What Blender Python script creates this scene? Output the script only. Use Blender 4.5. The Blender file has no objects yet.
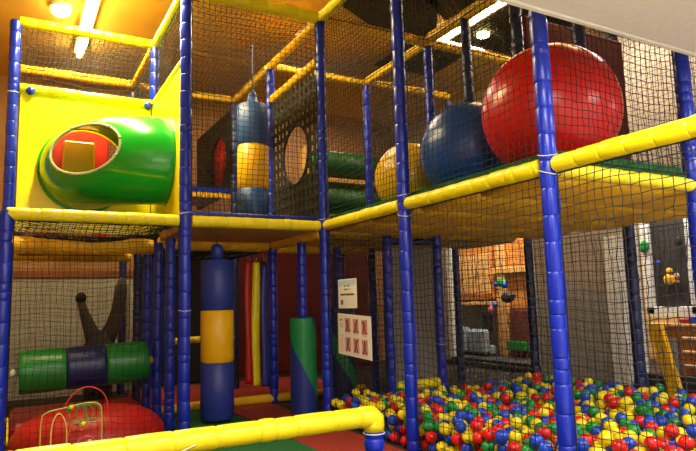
import bpy, math, random
import numpy as np
from mathutils import Vector, Matrix
rnd = random.Random(7)
S = bpy.context.scene
COL = S.collection
pi = math.pi
DK, TOP, MID = 1.71, 3.68, 3.02      # deck rail, top frame, tube panel top (m)

# ------------------------------------------------------------------ materials
def lin(h):
    h = h.lstrip('#'); c = [int(h[i:i+2], 16)/255 for i in (0, 2, 4)]
    return [x/12.92 if x <= .04045 else ((x+.055)/1.055)**2.4 for x in c]
MATS = {}
def mat(name, col, rough=.45, var=.12, scale=14, bump=.15, metal=0, spec=.5, emis=None, estr=0, coat=0, trans=0, sheen=0, bscale=None):
    if name in MATS: return MATS[name]
    m = bpy.data.materials.new(name); m.use_nodes = True
    nt = m.node_tree; b = nt.nodes['Principled BSDF']
    c = lin(col)
    tc = nt.nodes.new('ShaderNodeTexCoord')
    nz = nt.nodes.new('ShaderNodeTexNoise'); nz.inputs['Scale'].default_value = scale; nz.inputs['Detail'].default_value = 4
    nt.links.new(tc.outputs['Object'], nz.inputs['Vector'])
    rp = nt.nodes.new('ShaderNodeValToRGB')
    rp.color_ramp.elements[0].position = .3; rp.color_ramp.elements[1].position = .7
    rp.color_ramp.elements[0].color = (*[x*(1-var) for x in c], 1)
    rp.color_ramp.elements[1].color = (*[min(1, x*(1+var)) for x in c], 1)
    nt.links.new(nz.outputs['Fac'], rp.inputs['Fac']); nt.links.new(rp.outputs['Color'], b.inputs['Base Color'])
    b.inputs['Roughness'].default_value = rough; b.inputs['Metallic'].default_value = metal
    b.inputs['Specular IOR Level'].default_value = spec
    b.inputs['Coat Weight'].default_value = coat
    if trans: b.inputs['Transmission Weight'].default_value = trans
    if emis:
        b.inputs['Emission Color'].default_value = (*lin(emis), 1); b.inputs['Emission Strength'].default_value = estr
    if bump:
        n2 = nt.nodes.new('ShaderNodeTexNoise'); n2.inputs['Scale'].default_value = bscale or scale*3
        nt.links.new(tc.outputs['Object'], n2.inputs['Vector'])
        bp = nt.nodes.new('ShaderNodeBump'); bp.inputs['Strength'].default_value = bump; bp.inputs['Distance'].default_value = .01
        nt.links.new(n2.outputs['Fac'], bp.inputs['Height']); nt.links.new(bp.outputs['Normal'], b.inputs['Normal'])
    MATS[name] = m
    return m
BLUE = mat('blue_vinyl', '#0728ac', .3, .12, 9, .25, bscale=16)
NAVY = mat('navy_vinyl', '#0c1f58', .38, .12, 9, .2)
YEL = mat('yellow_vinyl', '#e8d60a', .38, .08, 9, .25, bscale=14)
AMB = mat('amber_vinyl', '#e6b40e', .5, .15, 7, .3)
BAGY = mat('bag_yellow', '#eab40c', .42, .06, 6, .1)
BAGB = mat('bag_blue', '#22358c', .45, .08, 6, .1)
BAGT = mat('bag_steel_blue', '#2a5090', .45, .08, 6, .1)
GRN = mat('green_vinyl', '#11792c', .35, .1, 8, .15)
DGRN = mat('dark_green_vinyl', '#0b4a1c', .45, .1, 8, .15)
BGRN = mat('teal_green_vinyl', '#0f8a4c', .42, .06, 8, .1)
RED = mat('red_vinyl', '#b0140e', .42, .1, 6, .2)
DRED = mat('dark_red_vinyl', '#540706', .8, .15, 6, .2)
CORD = mat('net_cord', '#0b0a0a', .85, .2, 60, 0)
ROPE = mat('border_rope', '#12100e', .8, .2, 60, 0)
WEB = mat('webbing', '#141210', .8, .2, 40, .2)
TIE = mat('cable_tie', '#d8d8d0', .4, .05, 20, 0)
BLK = mat('black_pad', '#0d0d10', .6, .2, 10, .2)
TUBG = mat('tube_green_plastic', '#12a428', .22, .05, 4, .05, coat=.4)
PANY = mat('panel_yellow_plastic', '#fdec04', .35, .06, 5, .1)
WHT = mat('white_plastic', '#e8e6dc', .4, .03, 12, .05)
PAPER = mat('white_paper', '#e6e2da', .7, .03, 20, .03)
PAPB = mat('pale_blue_print', '#a9c4d8', .7, .1, 40, 0)
INK = mat('dark_ink', '#2a2a2c', .8, .1, 40, 0)
PRED = mat('red_print', '#b0202c', .7, .1, 40, 0)
PPNK = mat('pink_print', '#c89a96', .7, .25, 90, 0)
STEEL = mat('steel', '#9a9a98', .35, .1, 20, .05, metal=1)
GREY = mat('grey_fabric', '#494640', .85, .12, 20, .2)
LGREY = mat('grey_board', '#8b8780', .75, .1, 5, .1)
BRED = mat('big_red', '#c80f0c', .3, .05, 4, .08, bscale=9)
BBLU = mat('big_blue', '#124a9c', .33, .05, 4, .08, bscale=9)
BYEL = mat('big_yellow', '#e0b414', .33, .05, 4, .08, bscale=9)
PB = {'red': mat('ball_red', '#d81a14', .28, .05, 30, 0), 'yellow': mat('ball_yellow', '#ecd812', .28, .05, 30, 0),
      'blue': mat('ball_blue', '#1446c0', .28, .05, 30, 0), 'green': mat('ball_green', '#0d8a3a', .28, .05, 30, 0)}
WALLT = mat('tan_plaster', '#9c7248', .85, .1, 3, .15, bscale=60)
WALLB = mat('beige_plaster', '#a0917f', .85, .08, 3, .15, bscale=60)
WALLG = mat('grey_plaster', '#98958c', .85, .1, 3, .15, bscale=60)
CEIL = mat('ceiling_paint', '#d0a244', .85, .08, 2, .1, bscale=50)
SOFF = mat('soffit_paint', '#dedcd8', .8, .05, 30, .12, bscale=90)
EDGE = mat('soffit_edge', '#e4e2dc', .6, .03, 30, 0)
FLOOR = mat('dark_rubber_floor', '#2a2624', .8, .2, 30, .2)
CRED = mat('red_carpet', '#962a14', .95, .2, 120, .5)
CGRN = mat('green_carpet', '#0f6029', .95, .25, 120, .6)
TAN = mat('tan_board', '#b48a48', .6, .15, 5, .1)
DARK = mat('dark_duct', '#26221e', .75, .2, 8, .1)
OAK = mat('orange_wood', '#c98238', .5, .18, 5, .1)
OAKD = mat('brown_wood', '#7c4218', .5, .2, 5, .1)
OAKL = mat('pale_wood', '#dba860', .5, .15, 5, .1)
MULL = mat('white_frame', '#dcdcd6', .5, .05, 10, .05)
CHR = mat('grey_blue_fabric', '#7d8a90', .8, .12, 12, .2)
GLOW = mat('lamp_glow', '#ffffff', .5, 0, 1, 0, emis='#ffee88', estr=60)
GLOWL = mat('led_glow', '#ffffff', .5, 0, 1, 0, emis='#ffd9a0', estr=40)
def glass():
    m = bpy.data.materials.new('window_glass'); m.use_nodes = True
    b = m.node_tree.nodes['Principled BSDF']
    b.inputs['Transmission Weight'].default_value = 1; b.inputs['Roughness'].default_value = .02; b.inputs['IOR'].default_value = 1.25
    return m
GLASS = glass()
def bubble():
    m = bpy.data.materials.new('clear_bubble'); m.use_nodes = True; nt = m.node_tree
    out = nt.nodes['Material Output']; nt.nodes.remove(nt.nodes['Principled BSDF'])
    t = nt.nodes.new('ShaderNodeBsdfTransparent'); t.inputs[0].default_value = (.92, .86, .8, 1)
    g = nt.nodes.new('ShaderNodeBsdfGlossy'); g.inputs['Roughness'].default_value = .12
    lw = nt.nodes.new('ShaderNodeLayerWeight'); lw.inputs[0].default_value = .2; fr = nt.nodes.new('ShaderNodeMath'); fr.operation = 'MULTIPLY'; fr.inputs[1].default_value = .35; nt.links.new(lw.outputs['Facing'], fr.inputs[0])
    mx = nt.nodes.new('ShaderNodeMixShader')
    nt.links.new(fr.outputs[0], mx.inputs[0]); nt.links.new(t.outputs[0], mx.inputs[1]); nt.links.new(g.outputs[0], mx.inputs[2])
    nt.links.new(mx.outputs[0], out.inputs[0]); return m
BUB = bubble()

# ------------------------------------------------------------------ mesh building
V3 = lambda p: Vector(p)
class MB:
    def __init__(s): s.v = []; s.f = []; s.m = []; s.s = []; s.mats = []
    def mi(s, m):
        if m not in s.mats: s.mats.append(m)
        return s.mats.index(m)
    def add(s, vs, fs, m, smooth=True):
        o = len(s.v); s.v += [tuple(p) for p in vs]; k = s.mi(m)
        for f in fs: s.f.append([i+o for i in f]); s.m.append(k); s.s.append(smooth)
        return s
    def box(s, lo, hi, m, M=None, ch=0.0):
        (a, b, c), (d, e, g) = lo, hi
        if ch > 0:
            ctr = Vector(((a+d)/2, (b+e)/2, (c+g)/2)); h = Vector(((d-a)/2, (e-b)/2, (g-c)/2)); ch = min(ch, *[x*.9 for x in h])
            vs = []; idx = {}
            for sx in (-1, 1):
                for sy in (-1, 1):
                    for sz in (-1, 1):
                        for k in range(3):
                            p = [h.x, h.y, h.z]; q = [p[i]-(ch if i != k else 0) for i in range(3)]
                            idx[(sx, sy, sz, k)] = len(vs); vs.append(ctr+Vector((q[0]*sx, q[1]*sy, q[2]*sz)))
            fs = []
            for k in range(3):
                i, j = [(1, 2), (0, 2), (0, 1)][k]
                for sg in (-1, 1):
                    q = []
                    for (u, w) in ((-1, -1), (1, -1), (1, 1), (-1, 1)):
                        t = [0, 0, 0]; t[k] = sg; t[i] = u; t[j] = w; q.append(idx[(*t, k)])
                    fs.append(q)
            for k in range(3):           # edges
                i, j = [(1, 2), (0, 2), (0, 1)][k]
                for u in (-1, 1):
                    for w in (-1, 1):
                        def g2(sk, kk):
                            t = [0, 0, 0]; t[k] = sk; t[i] = u; t[j] = w; return idx[(*t, kk)]
                        fs.append([g2(-1, i), g2(1, i), g2(1, j), g2(-1, j)])
            for sx in (-1, 1):
                for sy in (-1, 1):
                    for sz in (-1, 1): fs.append([idx[(sx, sy, sz, k)] for k in range(3)])
        else:
            vs = [Vector((x, y, z)) for x in (a, d) for y in (b, e) for z in (c, g)]
            fs = [[0, 1, 3, 2], [4, 6, 7, 5], [0, 4, 5, 1], [2, 3, 7, 6], [0, 2, 6, 4], [1, 5, 7, 3]]
        if M is not None: vs = [M @ p for p in vs]
        return s.add(vs, fs, m, False)
    def rings(s, rings, m, cap=True, closed=False, mf=None):
        n = len(rings[0]); o = len(s.v); vs = [p for r in rings for p in r]; fs = []
        R = len(rings); k0 = len(s.f)
        for i in range(R if closed else R-1):
            for j in range(n):
                a = i*n+j; b = i*n+(j+1) % n; c = ((i+1) % R)*n+(j+1) % n; d = ((i+1) % R)*n+j
                fs.append([a, b, c, d])
        if cap and not closed: fs.append(list(range(n))[::-1]); fs.append([(R-1)*n+j for j in range(n)])
        s.add(vs, fs, m)
        if mf:
            for q in range(len(fs)):
                i, j = divmod(q, n)
                if i < R-1: s.m[k0+q] = s.mi(mf(i, j))
        return s
    def tube(s, path, r, m, n=10, closed=False, cap=True):
        P = [Vector(p) for p in path]; rings = []; N = len(P)
        up = None
        for i in range(N):
            if closed: t = P[(i+1) % N]-P[i-1]
            else: t = P[min(i+1, N-1)]-P[max(i-1, 0)]
            if t.length < 1e-9: t = Vector((0, 0, 1))
            t.normalize()
            if up is None: up = Vector((0, 0, 1)) if abs(t.z) < .9 else Vector((1, 0, 0))
            a = t.cross(up)
            if a.length < 1e-6: a = t.orthogonal()
            a.normalize(); b = a.cross(t).normalized(); up = b
            rr = r[i] if isinstance(r, (list, tuple)) else r
            rings.append([P[i]+a*(rr*math.cos(2*pi*j/n))+b*(rr*math.sin(2*pi*j/n)) for j in range(n)])
        return s.rings(rings, m, cap, closed)
    def lathe(s, c, prof, m, n=24, ax=(0, 0, 1), mf=None):
        ax = Vector(ax).normalized(); u = ax.orthogonal().normalized() if abs(ax.z) < .99 else Vector((1, 0, 0)); w = ax.cross(u)
        c = Vector(c)
        return s.rings([[c+ax*z+u*(max(r, 1e-4)*math.cos(2*pi*j/n))+w*(max(r, 1e-4)*math.sin(2*pi*j/n)) for j in range(n)] for r, z in prof], m, True, False, mf)
    def seg(s, a, b, r, m, L=.145, seed=0, n=16, bow=0):
        """padded foam sleeve in short sections with a groove at each joint"""
        a, b = Vector(a), Vector(b); R = random.Random(seed); D = b-a; ln = D.length; t = D/ln
        u = t.orthogonal().normalized() if abs(t.z) < .9 else Vector((1, 0, 0)); w = t.cross(u)
        x = 0; cuts = [0]
        while x < ln-.05:
            x += L*(R.choice([1, 1, 1, .96, 1.05, 1, .5]) if R.random() < .9 else .4); cuts.append(min(x, ln))
        if ln-cuts[-1] > 1e-4: cuts.append(ln)
        rings = []
        for k in range(len(cuts)-1):
            z0, z1 = cuts[k], cuts[k+1]
            if z1-z0 < .012: continue
            rr = r*R.uniform(.965, 1.03); ox, oy = R.uniform(-.02, .02)*r*2, R.uniform(-.02, .02)*r*2
            h = z1-z0; e = min(.012, h*.2)
            for (zz, q) in ((z0+.0005, .9), (z0+e*.35, .955), (z0+e, .99), (z0+h*.5, 1.015), (z1-e, .99), (z1-e*.35, .955), (z1-.0005, .9)):
                c = a+t*zz
                if bow: c = c-Vector((0, 0, 1))*bow*math.sin(pi*zz/ln)
                rings.append([c+u*(rr*q*math.cos(2*pi*j/n)+ox)+w*(rr*q*math.sin(2*pi*j/n)+oy) for j in range(n)])
        return s.rings(rings, m)
    def sphere(s, c, r, m, n=12, k=8, sc=(1, 1, 1)):
        c = Vector(c); vs = [c+Vector((0, 0, r*sc[2]))]; fs = []
        for i in range(1, k):
            for j in range(n):
                p, q = pi*i/k, 2*pi*j/n
                vs.append(c+Vector((r*sc[0]*math.sin(p)*math.cos(q), r*sc[1]*math.sin(p)*math.sin(q), r*sc[2]*math.cos(p))))
        vs.append(c-Vector((0, 0, r*sc[2])))
        for j in range(n):
            fs.append([0, 1+j, 1+(j+1) % n])
            for i in range(k-2):
                a = 1+i*n+j; b = 1+i*n+(j+1) % n; fs.append([a, a+n, b+n, b])
            a = 1+(k-2)*n; fs.append([a+j, len(vs)-1, a+(j+1) % n])
        return s.add(vs, fs, m)
    def prism(s, pts, d, m):
        n = len(pts); P = [Vector(p) for p in pts]; d = Vector(d)
        return s.add(P+[p+d for p in P], [list(range(n))[::-1], [n+i for i in range(n)]]+[[i, (i+1) % n, n+(i+1) % n, n+i] for i in range(n)], m, False)

ABS = {}
def tag(o, label=None, cat=None, group=None, kind=None):
    for k, v in (('label', label), ('category', cat), ('group', group), ('kind', kind)):
        if v: o[k] = v
    return o
def root(name, loc, label, cat, group=None):
    o = bpy.data.objects.new(name, None); o.empty_display_size = .1; COL.objects.link(o); o.location = loc; ABS[o.name] = Vector(loc)
    return tag(o, label, cat, group)
def mk(name, mb, parent=None, label=None, cat=None, group=None, kind=None, origin=None):
    me = bpy.data.meshes.new(name)
    if origin is None:
        if parent is not None: origin = ABS[parent.name]
        else:
            xs = np.array(mb.v); origin = Vector(((xs[:, 0].min()+xs[:, 0].max())/2, (xs[:, 1].min()+xs[:, 1].max())/2, xs[:, 2].min()))
    origin = Vector(origin)
    me.from_pydata([tuple(Vector(v)-origin) for v in mb.v], [], mb.f)
    for m in mb.mats: me.materials.append(m)
    me.polygons.foreach_set('material_index', mb.m); me.polygons.foreach_set('use_smooth', mb.s); me.update()
    o = bpy.data.objects.new(name, me); COL.objects.link(o)
    if parent is not None: o.parent = parent; o.location = origin-ABS[parent.name]
    else: o.location = origin
    ABS[o.name] = origin
    return tag(o, label, cat, group, kind)

# ------------------------------------------------------------------ nets
def cords(me_name, polys, rad, material, normal):
    """polys: list of (k,3) arrays; each becomes a thin three-sided cord"""
    n = np.array(normal, float); n /= np.linalg.norm(n); V = []; Fc = []; off = 0
    for P in polys:
        k = len(P); d = P[-1]-P[0]; d /= (np.linalg.norm(d)+1e-9); b = np.cross(n, d); nb = np.linalg.norm(b)
        b = b/nb if nb > 1e-6 else np.array([0, 0, 1.])
        ring = [rad*(n*math.cos(a)+b*math.sin(a)) for a in (pi/2, pi/2+2*pi/3, pi/2+4*pi/3)]
        V.append((P[:, None, :]+np.array(ring)[None]).reshape(-1, 3))
        i = np.arange(k-1)[:, None]*3; j = np.arange(3)[None]; j2 = (j+1) % 3
        Fc.append((np.stack([i+j, i+j2, i+3+j2, i+3+j], -1).reshape(-1, 4))+off); off += 3*k
    V = np.concatenate(V); Fc = np.concatenate(Fc)
    return V, Fc
def np_mesh(name, V, Fc, m):
    me = bpy.data.meshes.new(name); me.vertices.add(len(V)); me.vertices.foreach_set('co', V.astype(np.float32).ravel())
    me.loops.add(Fc.size); me.loops.foreach_set('vertex_index', Fc.astype(np.int32).ravel())
    me.polygons.add(len(Fc)); me.polygons.foreach_set('loop_start', np.arange(0, Fc.size, 4, dtype=np.int32))
    me.update(calc_edges=True); me.validate(); me.materials.append(m); return me
NETN = 0
def net(label, A, B, C_, D, sp=.047, rad=.0025, sag=(0, 0, 0), jit=.005, rope=True, group=None):
    """A-B bottom edge, D-C top edge"""
    global NETN; NETN += 1
    rs = np.random.RandomState(NETN)
    A, B, C_, D = [np.array(p, float) for p in (A, B, C_, D)]; sag = np.array(sag, float)
    nu = max(3, int(round(np.linalg.norm(B-A)/sp))); nv = max(3, int(round(np.linalg.norm(D-A)/sp)))
    u = np.linspace(0, 1, nu+1)[:, None, None]; v = np.linspace(0, 1, nv+1)[None, :, None]
    G = A*(1-u)*(1-v)+B*u*(1-v)+C_*u*v+D*(1-u)*v
    edge = np.sin(pi*u)*np.sin(pi*v)
    G = G+sag*edge
    ex = (B-A)/np.linalg.norm(B-A); ey = (D-A)/np.linalg.norm(D-A); nr = np.cross(ex, ey)
    # slow waves + fine jitter, zero on the frame
    ph = rs.rand(6)*6.28
    wav = .012*np.sin(u*7+v*4+ph[0])+.009*np.sin(u*3-v*9+ph[1])
    wav2 = .012*np.sin(u*5+v*6+ph[2])+.008*np.sin(u*11-v*5+ph[3])
    ed = np.minimum(1, 6*edge)
    G = G+(wav*ex+wav2*ey)*ed+nr*(.012*np.sin(u*8+ph[4])*np.cos(v*7+ph[5]))*ed+rs.randn(nu+1, nv+1, 3)*jit*.55*ed
    o0 = A.copy(); G = G-o0
    V, Fc = cords('n', [G[i] for i in range(nu+1)]+[G[:, j] for j in range(nv+1)], rad, CORD, nr)
    me = np_mesh('safety_net', V, Fc, CORD)
    o = bpy.data.objects.new('safety_net', me); COL.objects.link(o); o.location = o0; ABS[o.name] = Vector(o0)
    tag(o, label, 'safety net', group)
    if rope:
        mb = MB(); n1 = [A, B, C_, D]
        loop = [Vector(G[i, 0]+o0) for i in range(nu)]+[Vector(G[nu, j]+o0) for j in range(nv)]+[Vector(G[i, nv]+o0) for i in range(nu, 0, -1)]+[Vector(G[0, j]+o0) for j in range(nv, 0, -1)]
        mb.tube(loop, .0045, ROPE, 5, closed=True); mk('border_rope', mb, o)
    return o

# ------------------------------------------------------------------ setting
def struct(name, lo, hi, m, ch=0):
    mb = MB(); mb.box(lo, hi, m, None, ch); return mk(name, mb, kind='structure')
struct('floor', (-3.6, -3.2, -.12), (6.6, 5.4, 0), FLOOR)
struct('floor', (-3.6, -6.6, -.12), (6.6, -3.2, 0), mat('pale_laminate', '#c9c2b6', .5, .1, 6, .05))  # unseen front floor, made pale to bounce light up onto the soffit
struct('ceiling', (-3.6, -2.78, 4.2), (6.6, 5.4, 4.3), CEIL)
struct('wall_left', (-3.7, -6.6, 0), (-3.6, 5.4, 4.2), WALLT)
struct('wall_back', (-3.6, 4.3, 0), (3.85, 4.4, 4.2), WALLT)
struct('wall_front', (-3.6, -6.7, 0), (6.6, -6.6, 4.2), WALLB)
# right wall with two shop-front openings
mb = MB(); X0, X1 = 3.75, 3.87
mb.box((X0, 3.06, 0), (X1, 4.3, 4.2), WALLB); mb.box((X0, -6.6, 1.08), (X1, -1.35, 4.2), WALLB)
mb.box((X0, 1.12, 0), (X1, 3.06, .07), WALLG); mb.box((X0, 1.12, 2.15), (X1, 3.06, 4.2), WALLB)
mb.box((X0, -.33, 1.08), (X1, 1.12, 4.2), WALLB); mb.box((X0-.01, -.33, 0), (X1, 1.12, 1.08), WALLG)
mb.box((X0, -1.35, 0), (X1, -.33, .03), WALLG); mb.box((X0, -1.35, 2.15), (X1, -.33, 4.2), WALLB)
mb.box((X0-.01, -6.6, 0), (X1, -1.35, 1.08), WALLG)
mk('wall_right', mb, kind='structure')
struct('wall_cafe', (6.5, -6.6, 0), (6.6, 5.4, 4.2), OAKL)
struct('wall_end', (3.87, 5.3, 0), (6.5, 5.4, 4.2), WALLB)
# window frames and glass
def window(name, y0, y1, z0, z1, fm):
    w = MB(); t = .05
    for a, b, c, d in ((y0, y0+t, z0, z1), (y1-t*1.6, y1, z0, z1), (y0, y1, z1-t, z1), (y0, y1, z0, z0+t*.9)):
        w.box((3.77, a, c), (3.85, b, d), DARK if d < .5 else fm, None, .006)
    o = mk(name, w, kind='structure')
    g = MB(); g.box((3.805, y0+t, z0+t*.9), (3.815, y1-t*1.6, z1-t), GLASS); mk('glass', g, o)
    s = MB(); s.box((3.68, y0, z0-.07), (3.77, y1, z0), DARK, None, .008); mk('sill', s, o)
    return o
window('window_1', 1.12, 3.06, .07, 2.15, MULL)
sill_1 = [o for o in bpy.data.objects if o.name.startswith('sill')][0]
window('window_2', -1.35, -.33, .1, 2.15, MULL)
# low white bulkhead above the viewer
mb = MB(); mb.box((-3.6, -6.6, 2.47), (6.6, -2.78, 2.59), SOFF); mb.box((-3.6, -2.9, 2.59), (6.6, -2.78, 4.3), SOFF)
sf = mk('trim_1', mb, kind='structure')
mb = MB(); mb.box((-3.6, -2.80, 2.462), (6.6, -2.765, 2.54), EDGE, None, .006); mk('trim_2', mb, kind='structure')
struct('wall_partition', (-3.6, 3.35, 0), (-1.05, 3.45, 1.42), WALLG)
struct('baseboard_partition', (-3.6, 3.33, 1.42), (-1.05, 3.47, 1.5), OAKD)

# ------------------------------------------------------------------ posts
PR = .047
def post(x, y, z0, z1, label, m=BLUE, r=PR, ties=(), group=None, top=None, cat='padded post'):
    if ties:
        o = root('padded_post', (x, y, z0), label, cat, group)
        mb = MB(); mb.seg((x, y, z0), (x, y, z1), r, m, .145, int(x*97+y*31+z0*7)+500); mk('foam_sleeve', mb, o)
        for k, (z, tx, ty) in enumerate(ties):
            t = MB(); t.tube([(x+(r+.003)*math.cos(a), y+(r+.003)*math.sin(a), z+tx*math.cos(a)+ty*math.sin(a)) for a in [2*pi*i/20 for i in range(20)]], .0028, TIE, 5, closed=True)
            mk('cable_tie', t, o)
        return o
    mb = MB(); mb.seg((x, y, z0), (x, y, z1), r, m, .145, int(x*97+y*31+z0*7)+500)
    return mk('padded_post', mb, None, label, cat, group, origin=(x, y, z0))
post(-2.5, 0, 0, DK+.03, 'blue padded post at the far left front corner, ending at the yellow deck rail')
post(-1.25, 0, 0, TOP, 'blue padded post right of the green tube, full height at the bay corner', ties=((DK+.06, .01, 0), (1.0, 0, .01)))
post(0, 0, 0, TOP-.02, 'blue padded post at the inner corner, just left of the two white notices', ties=((DK+.07, .01, .01),))
post(0, -1.28, 0, TOP+.3, 'blue padded post crossing in front of the big yellow ball, right of the notices', ties=((DK-.07, .01, .02), (DK+.07, .01, 0)))
post(0, -2.625, 0, TOP+.3, 'nearest thick blue padded post, crossing in front of the big red ball', ties=((DK+.062, .012, .012), (DK-.035, 0, .02)))
post(1.27, -2.625, 0, 3.9, 'blue padded post at the right edge of the photo beside the raised deck', r=.05)
post(-2.5, 1.25, 0, TOP, 'blue padded post at the left edge of the yellow tube panel', ties=((MID-.02, 0, .01),))
post(-1.25, 1.25, MID+.07, TOP-.02, 'short blue padded post above the inner corner of the yellow tube panel')
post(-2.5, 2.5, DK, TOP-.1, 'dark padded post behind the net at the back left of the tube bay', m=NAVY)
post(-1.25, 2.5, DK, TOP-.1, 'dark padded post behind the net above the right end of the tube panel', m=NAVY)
post(0, 1.25, 0, TOP-.05, 'blue padded post left of the webbing screen with the round hole')
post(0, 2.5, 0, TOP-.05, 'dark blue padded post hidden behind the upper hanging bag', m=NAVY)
post(1.25, 1.25, 0, TOP-.05, 'slim blue padded post beside the green rollers, behind the notices')
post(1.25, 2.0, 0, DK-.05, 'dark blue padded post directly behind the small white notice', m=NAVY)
post(1.25, 0, 0, TOP-.05, 'blue padded post right of the low doorway, running up to the roof frame', ties=((.6, 0, .01),))
post(.66, 0, 0, DK-.07, 'blue padded post forming the left side of the low doorway')
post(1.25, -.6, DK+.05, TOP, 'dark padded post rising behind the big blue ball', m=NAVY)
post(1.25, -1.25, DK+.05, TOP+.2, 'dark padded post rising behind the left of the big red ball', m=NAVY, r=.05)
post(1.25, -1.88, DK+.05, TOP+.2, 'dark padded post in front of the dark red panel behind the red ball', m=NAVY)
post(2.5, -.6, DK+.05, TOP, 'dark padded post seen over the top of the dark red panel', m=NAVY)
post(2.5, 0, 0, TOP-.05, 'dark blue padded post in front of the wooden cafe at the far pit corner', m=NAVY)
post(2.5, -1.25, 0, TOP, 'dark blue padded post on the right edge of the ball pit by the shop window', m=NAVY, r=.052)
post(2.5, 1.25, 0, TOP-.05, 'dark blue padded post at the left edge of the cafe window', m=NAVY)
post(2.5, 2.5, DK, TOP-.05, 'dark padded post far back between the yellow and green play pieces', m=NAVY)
for yy, lb in ((.5, 'nearest of the row of blue padded poles behind the tube bay'), (1.0, 'second nearest of the row of blue padded poles behind the roller'),
               (1.5, 'third of the row of blue padded poles behind the roller'), (2.05, 'fourth of the row of blue padded poles behind the roller'),
               (3.05, 'farthest of the row of blue padded poles, standing beside the grey forked prop')):
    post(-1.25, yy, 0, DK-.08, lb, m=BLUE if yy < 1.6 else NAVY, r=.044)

# ------------------------------------------------------------------ rails
def rail(a, b, label, r=.046, m=YEL, seed=None, bow=0, L=.145):
    mb = MB(); mb.seg(a, b, r, m, L, seed if seed is not None else int(abs(a[0]*13+a[1]*57+b[0]*7+b[1]*29+a[2]*91))+3, bow=bow)
    return mk('padded_rail', mb, None, label, 'padded rail', origin=a)
g = .05
rail((-3.4, 0, DK), (-2.5-g, 0, DK), 'yellow padded deck rail left of the tube bay at the photo edge')
rail((-2.5+.0, 0, DK+.0), (-1.25-g, 0, DK), 'bright yellow padded rail below the green tube')
rail((-1.25+g, 0, DK), (-g, 0, DK), 'yellow padded deck rail across the centre bay above the doorway')
rail((0, -g, DK), (0, -1.28+g, DK), 'yellow padded deck rail between the inner corner post and the next post')
rail((0, -1.28-g, DK), (0, -2.625+g, DK), 'yellow padded deck rail below the big blue ball')
rail((0, -2.625-g, DK), (0, -3.9, DK), 'nearest yellow padded deck rail running out of the photo on the right')
rail((g, -2.64, DK-.02), (1.27-g, -2.64, DK-.02), 'yellow padded rail under the green deck edge between the two nearest right posts', r=.04)
# top frame
rail((-2.5+.03, 1.25, TOP), (-1.25, 1.25, TOP), 'bright yellow padded top rail above the tube bay under the ceiling lamp')
rail((-1.25, 1.25-.05, TOP), (-1.25, g, TOP), 'yellow padded top rail running forward above the tube to the bay corner post')
rail((-1.25+g, 0, TOP), (0, 0, TOP), 'yellow padded top rail across the front of the centre bay', r=.06)
rail((0, -g, TOP), (0, -1.25, TOP), 'yellow padded top rail running forward from the inner corner post')
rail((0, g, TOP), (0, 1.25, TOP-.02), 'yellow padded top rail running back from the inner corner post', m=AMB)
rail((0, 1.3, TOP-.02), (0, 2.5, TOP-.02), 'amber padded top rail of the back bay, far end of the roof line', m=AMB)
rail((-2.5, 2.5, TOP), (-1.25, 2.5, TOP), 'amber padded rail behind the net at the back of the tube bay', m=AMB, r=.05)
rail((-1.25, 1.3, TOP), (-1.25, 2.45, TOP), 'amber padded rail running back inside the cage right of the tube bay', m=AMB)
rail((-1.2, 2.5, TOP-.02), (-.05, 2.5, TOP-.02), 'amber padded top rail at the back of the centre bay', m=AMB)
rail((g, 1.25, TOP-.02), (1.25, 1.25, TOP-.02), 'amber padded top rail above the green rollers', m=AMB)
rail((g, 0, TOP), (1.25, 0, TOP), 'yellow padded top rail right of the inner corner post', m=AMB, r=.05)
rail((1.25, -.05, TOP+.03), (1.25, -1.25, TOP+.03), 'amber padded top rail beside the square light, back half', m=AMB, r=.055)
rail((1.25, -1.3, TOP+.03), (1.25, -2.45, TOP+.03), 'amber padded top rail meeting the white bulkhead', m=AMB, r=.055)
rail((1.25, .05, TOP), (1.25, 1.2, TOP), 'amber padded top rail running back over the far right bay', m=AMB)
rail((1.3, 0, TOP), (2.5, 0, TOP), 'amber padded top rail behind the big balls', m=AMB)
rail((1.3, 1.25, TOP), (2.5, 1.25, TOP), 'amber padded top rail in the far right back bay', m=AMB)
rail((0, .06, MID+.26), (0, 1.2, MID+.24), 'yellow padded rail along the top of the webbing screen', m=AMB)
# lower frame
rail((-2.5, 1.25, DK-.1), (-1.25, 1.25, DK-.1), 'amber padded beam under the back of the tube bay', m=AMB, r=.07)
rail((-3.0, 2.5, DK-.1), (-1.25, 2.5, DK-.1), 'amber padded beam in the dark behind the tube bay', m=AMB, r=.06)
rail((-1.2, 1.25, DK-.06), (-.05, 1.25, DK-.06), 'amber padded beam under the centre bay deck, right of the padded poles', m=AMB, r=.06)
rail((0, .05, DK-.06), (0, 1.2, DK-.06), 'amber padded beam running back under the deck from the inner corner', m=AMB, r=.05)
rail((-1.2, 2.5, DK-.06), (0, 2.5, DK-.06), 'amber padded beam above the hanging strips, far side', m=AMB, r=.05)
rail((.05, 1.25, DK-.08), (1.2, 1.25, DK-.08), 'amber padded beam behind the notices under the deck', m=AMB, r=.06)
rail((-.95, 1.9, .65), (-.22, 1.9, .67), 'short yellow padded crossbar behind the lower hanging bag', r=.035)
rail((.71, .0, .235), (1.2, .0, .235), 'short yellow padded threshold bar across the bottom of the low doorway', r=.045)
rail((-1.2, 1.25, .05), (1.1, 1.25, .05), 'long yellow padded floor bar behind the standing bags', r=.045, m=AMB)
rail((.7, 0, DK-.12), (1.2, 0, DK-.12), 'dark blue padded lintel across the low doorway', m=NAVY, r=.035)
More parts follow.
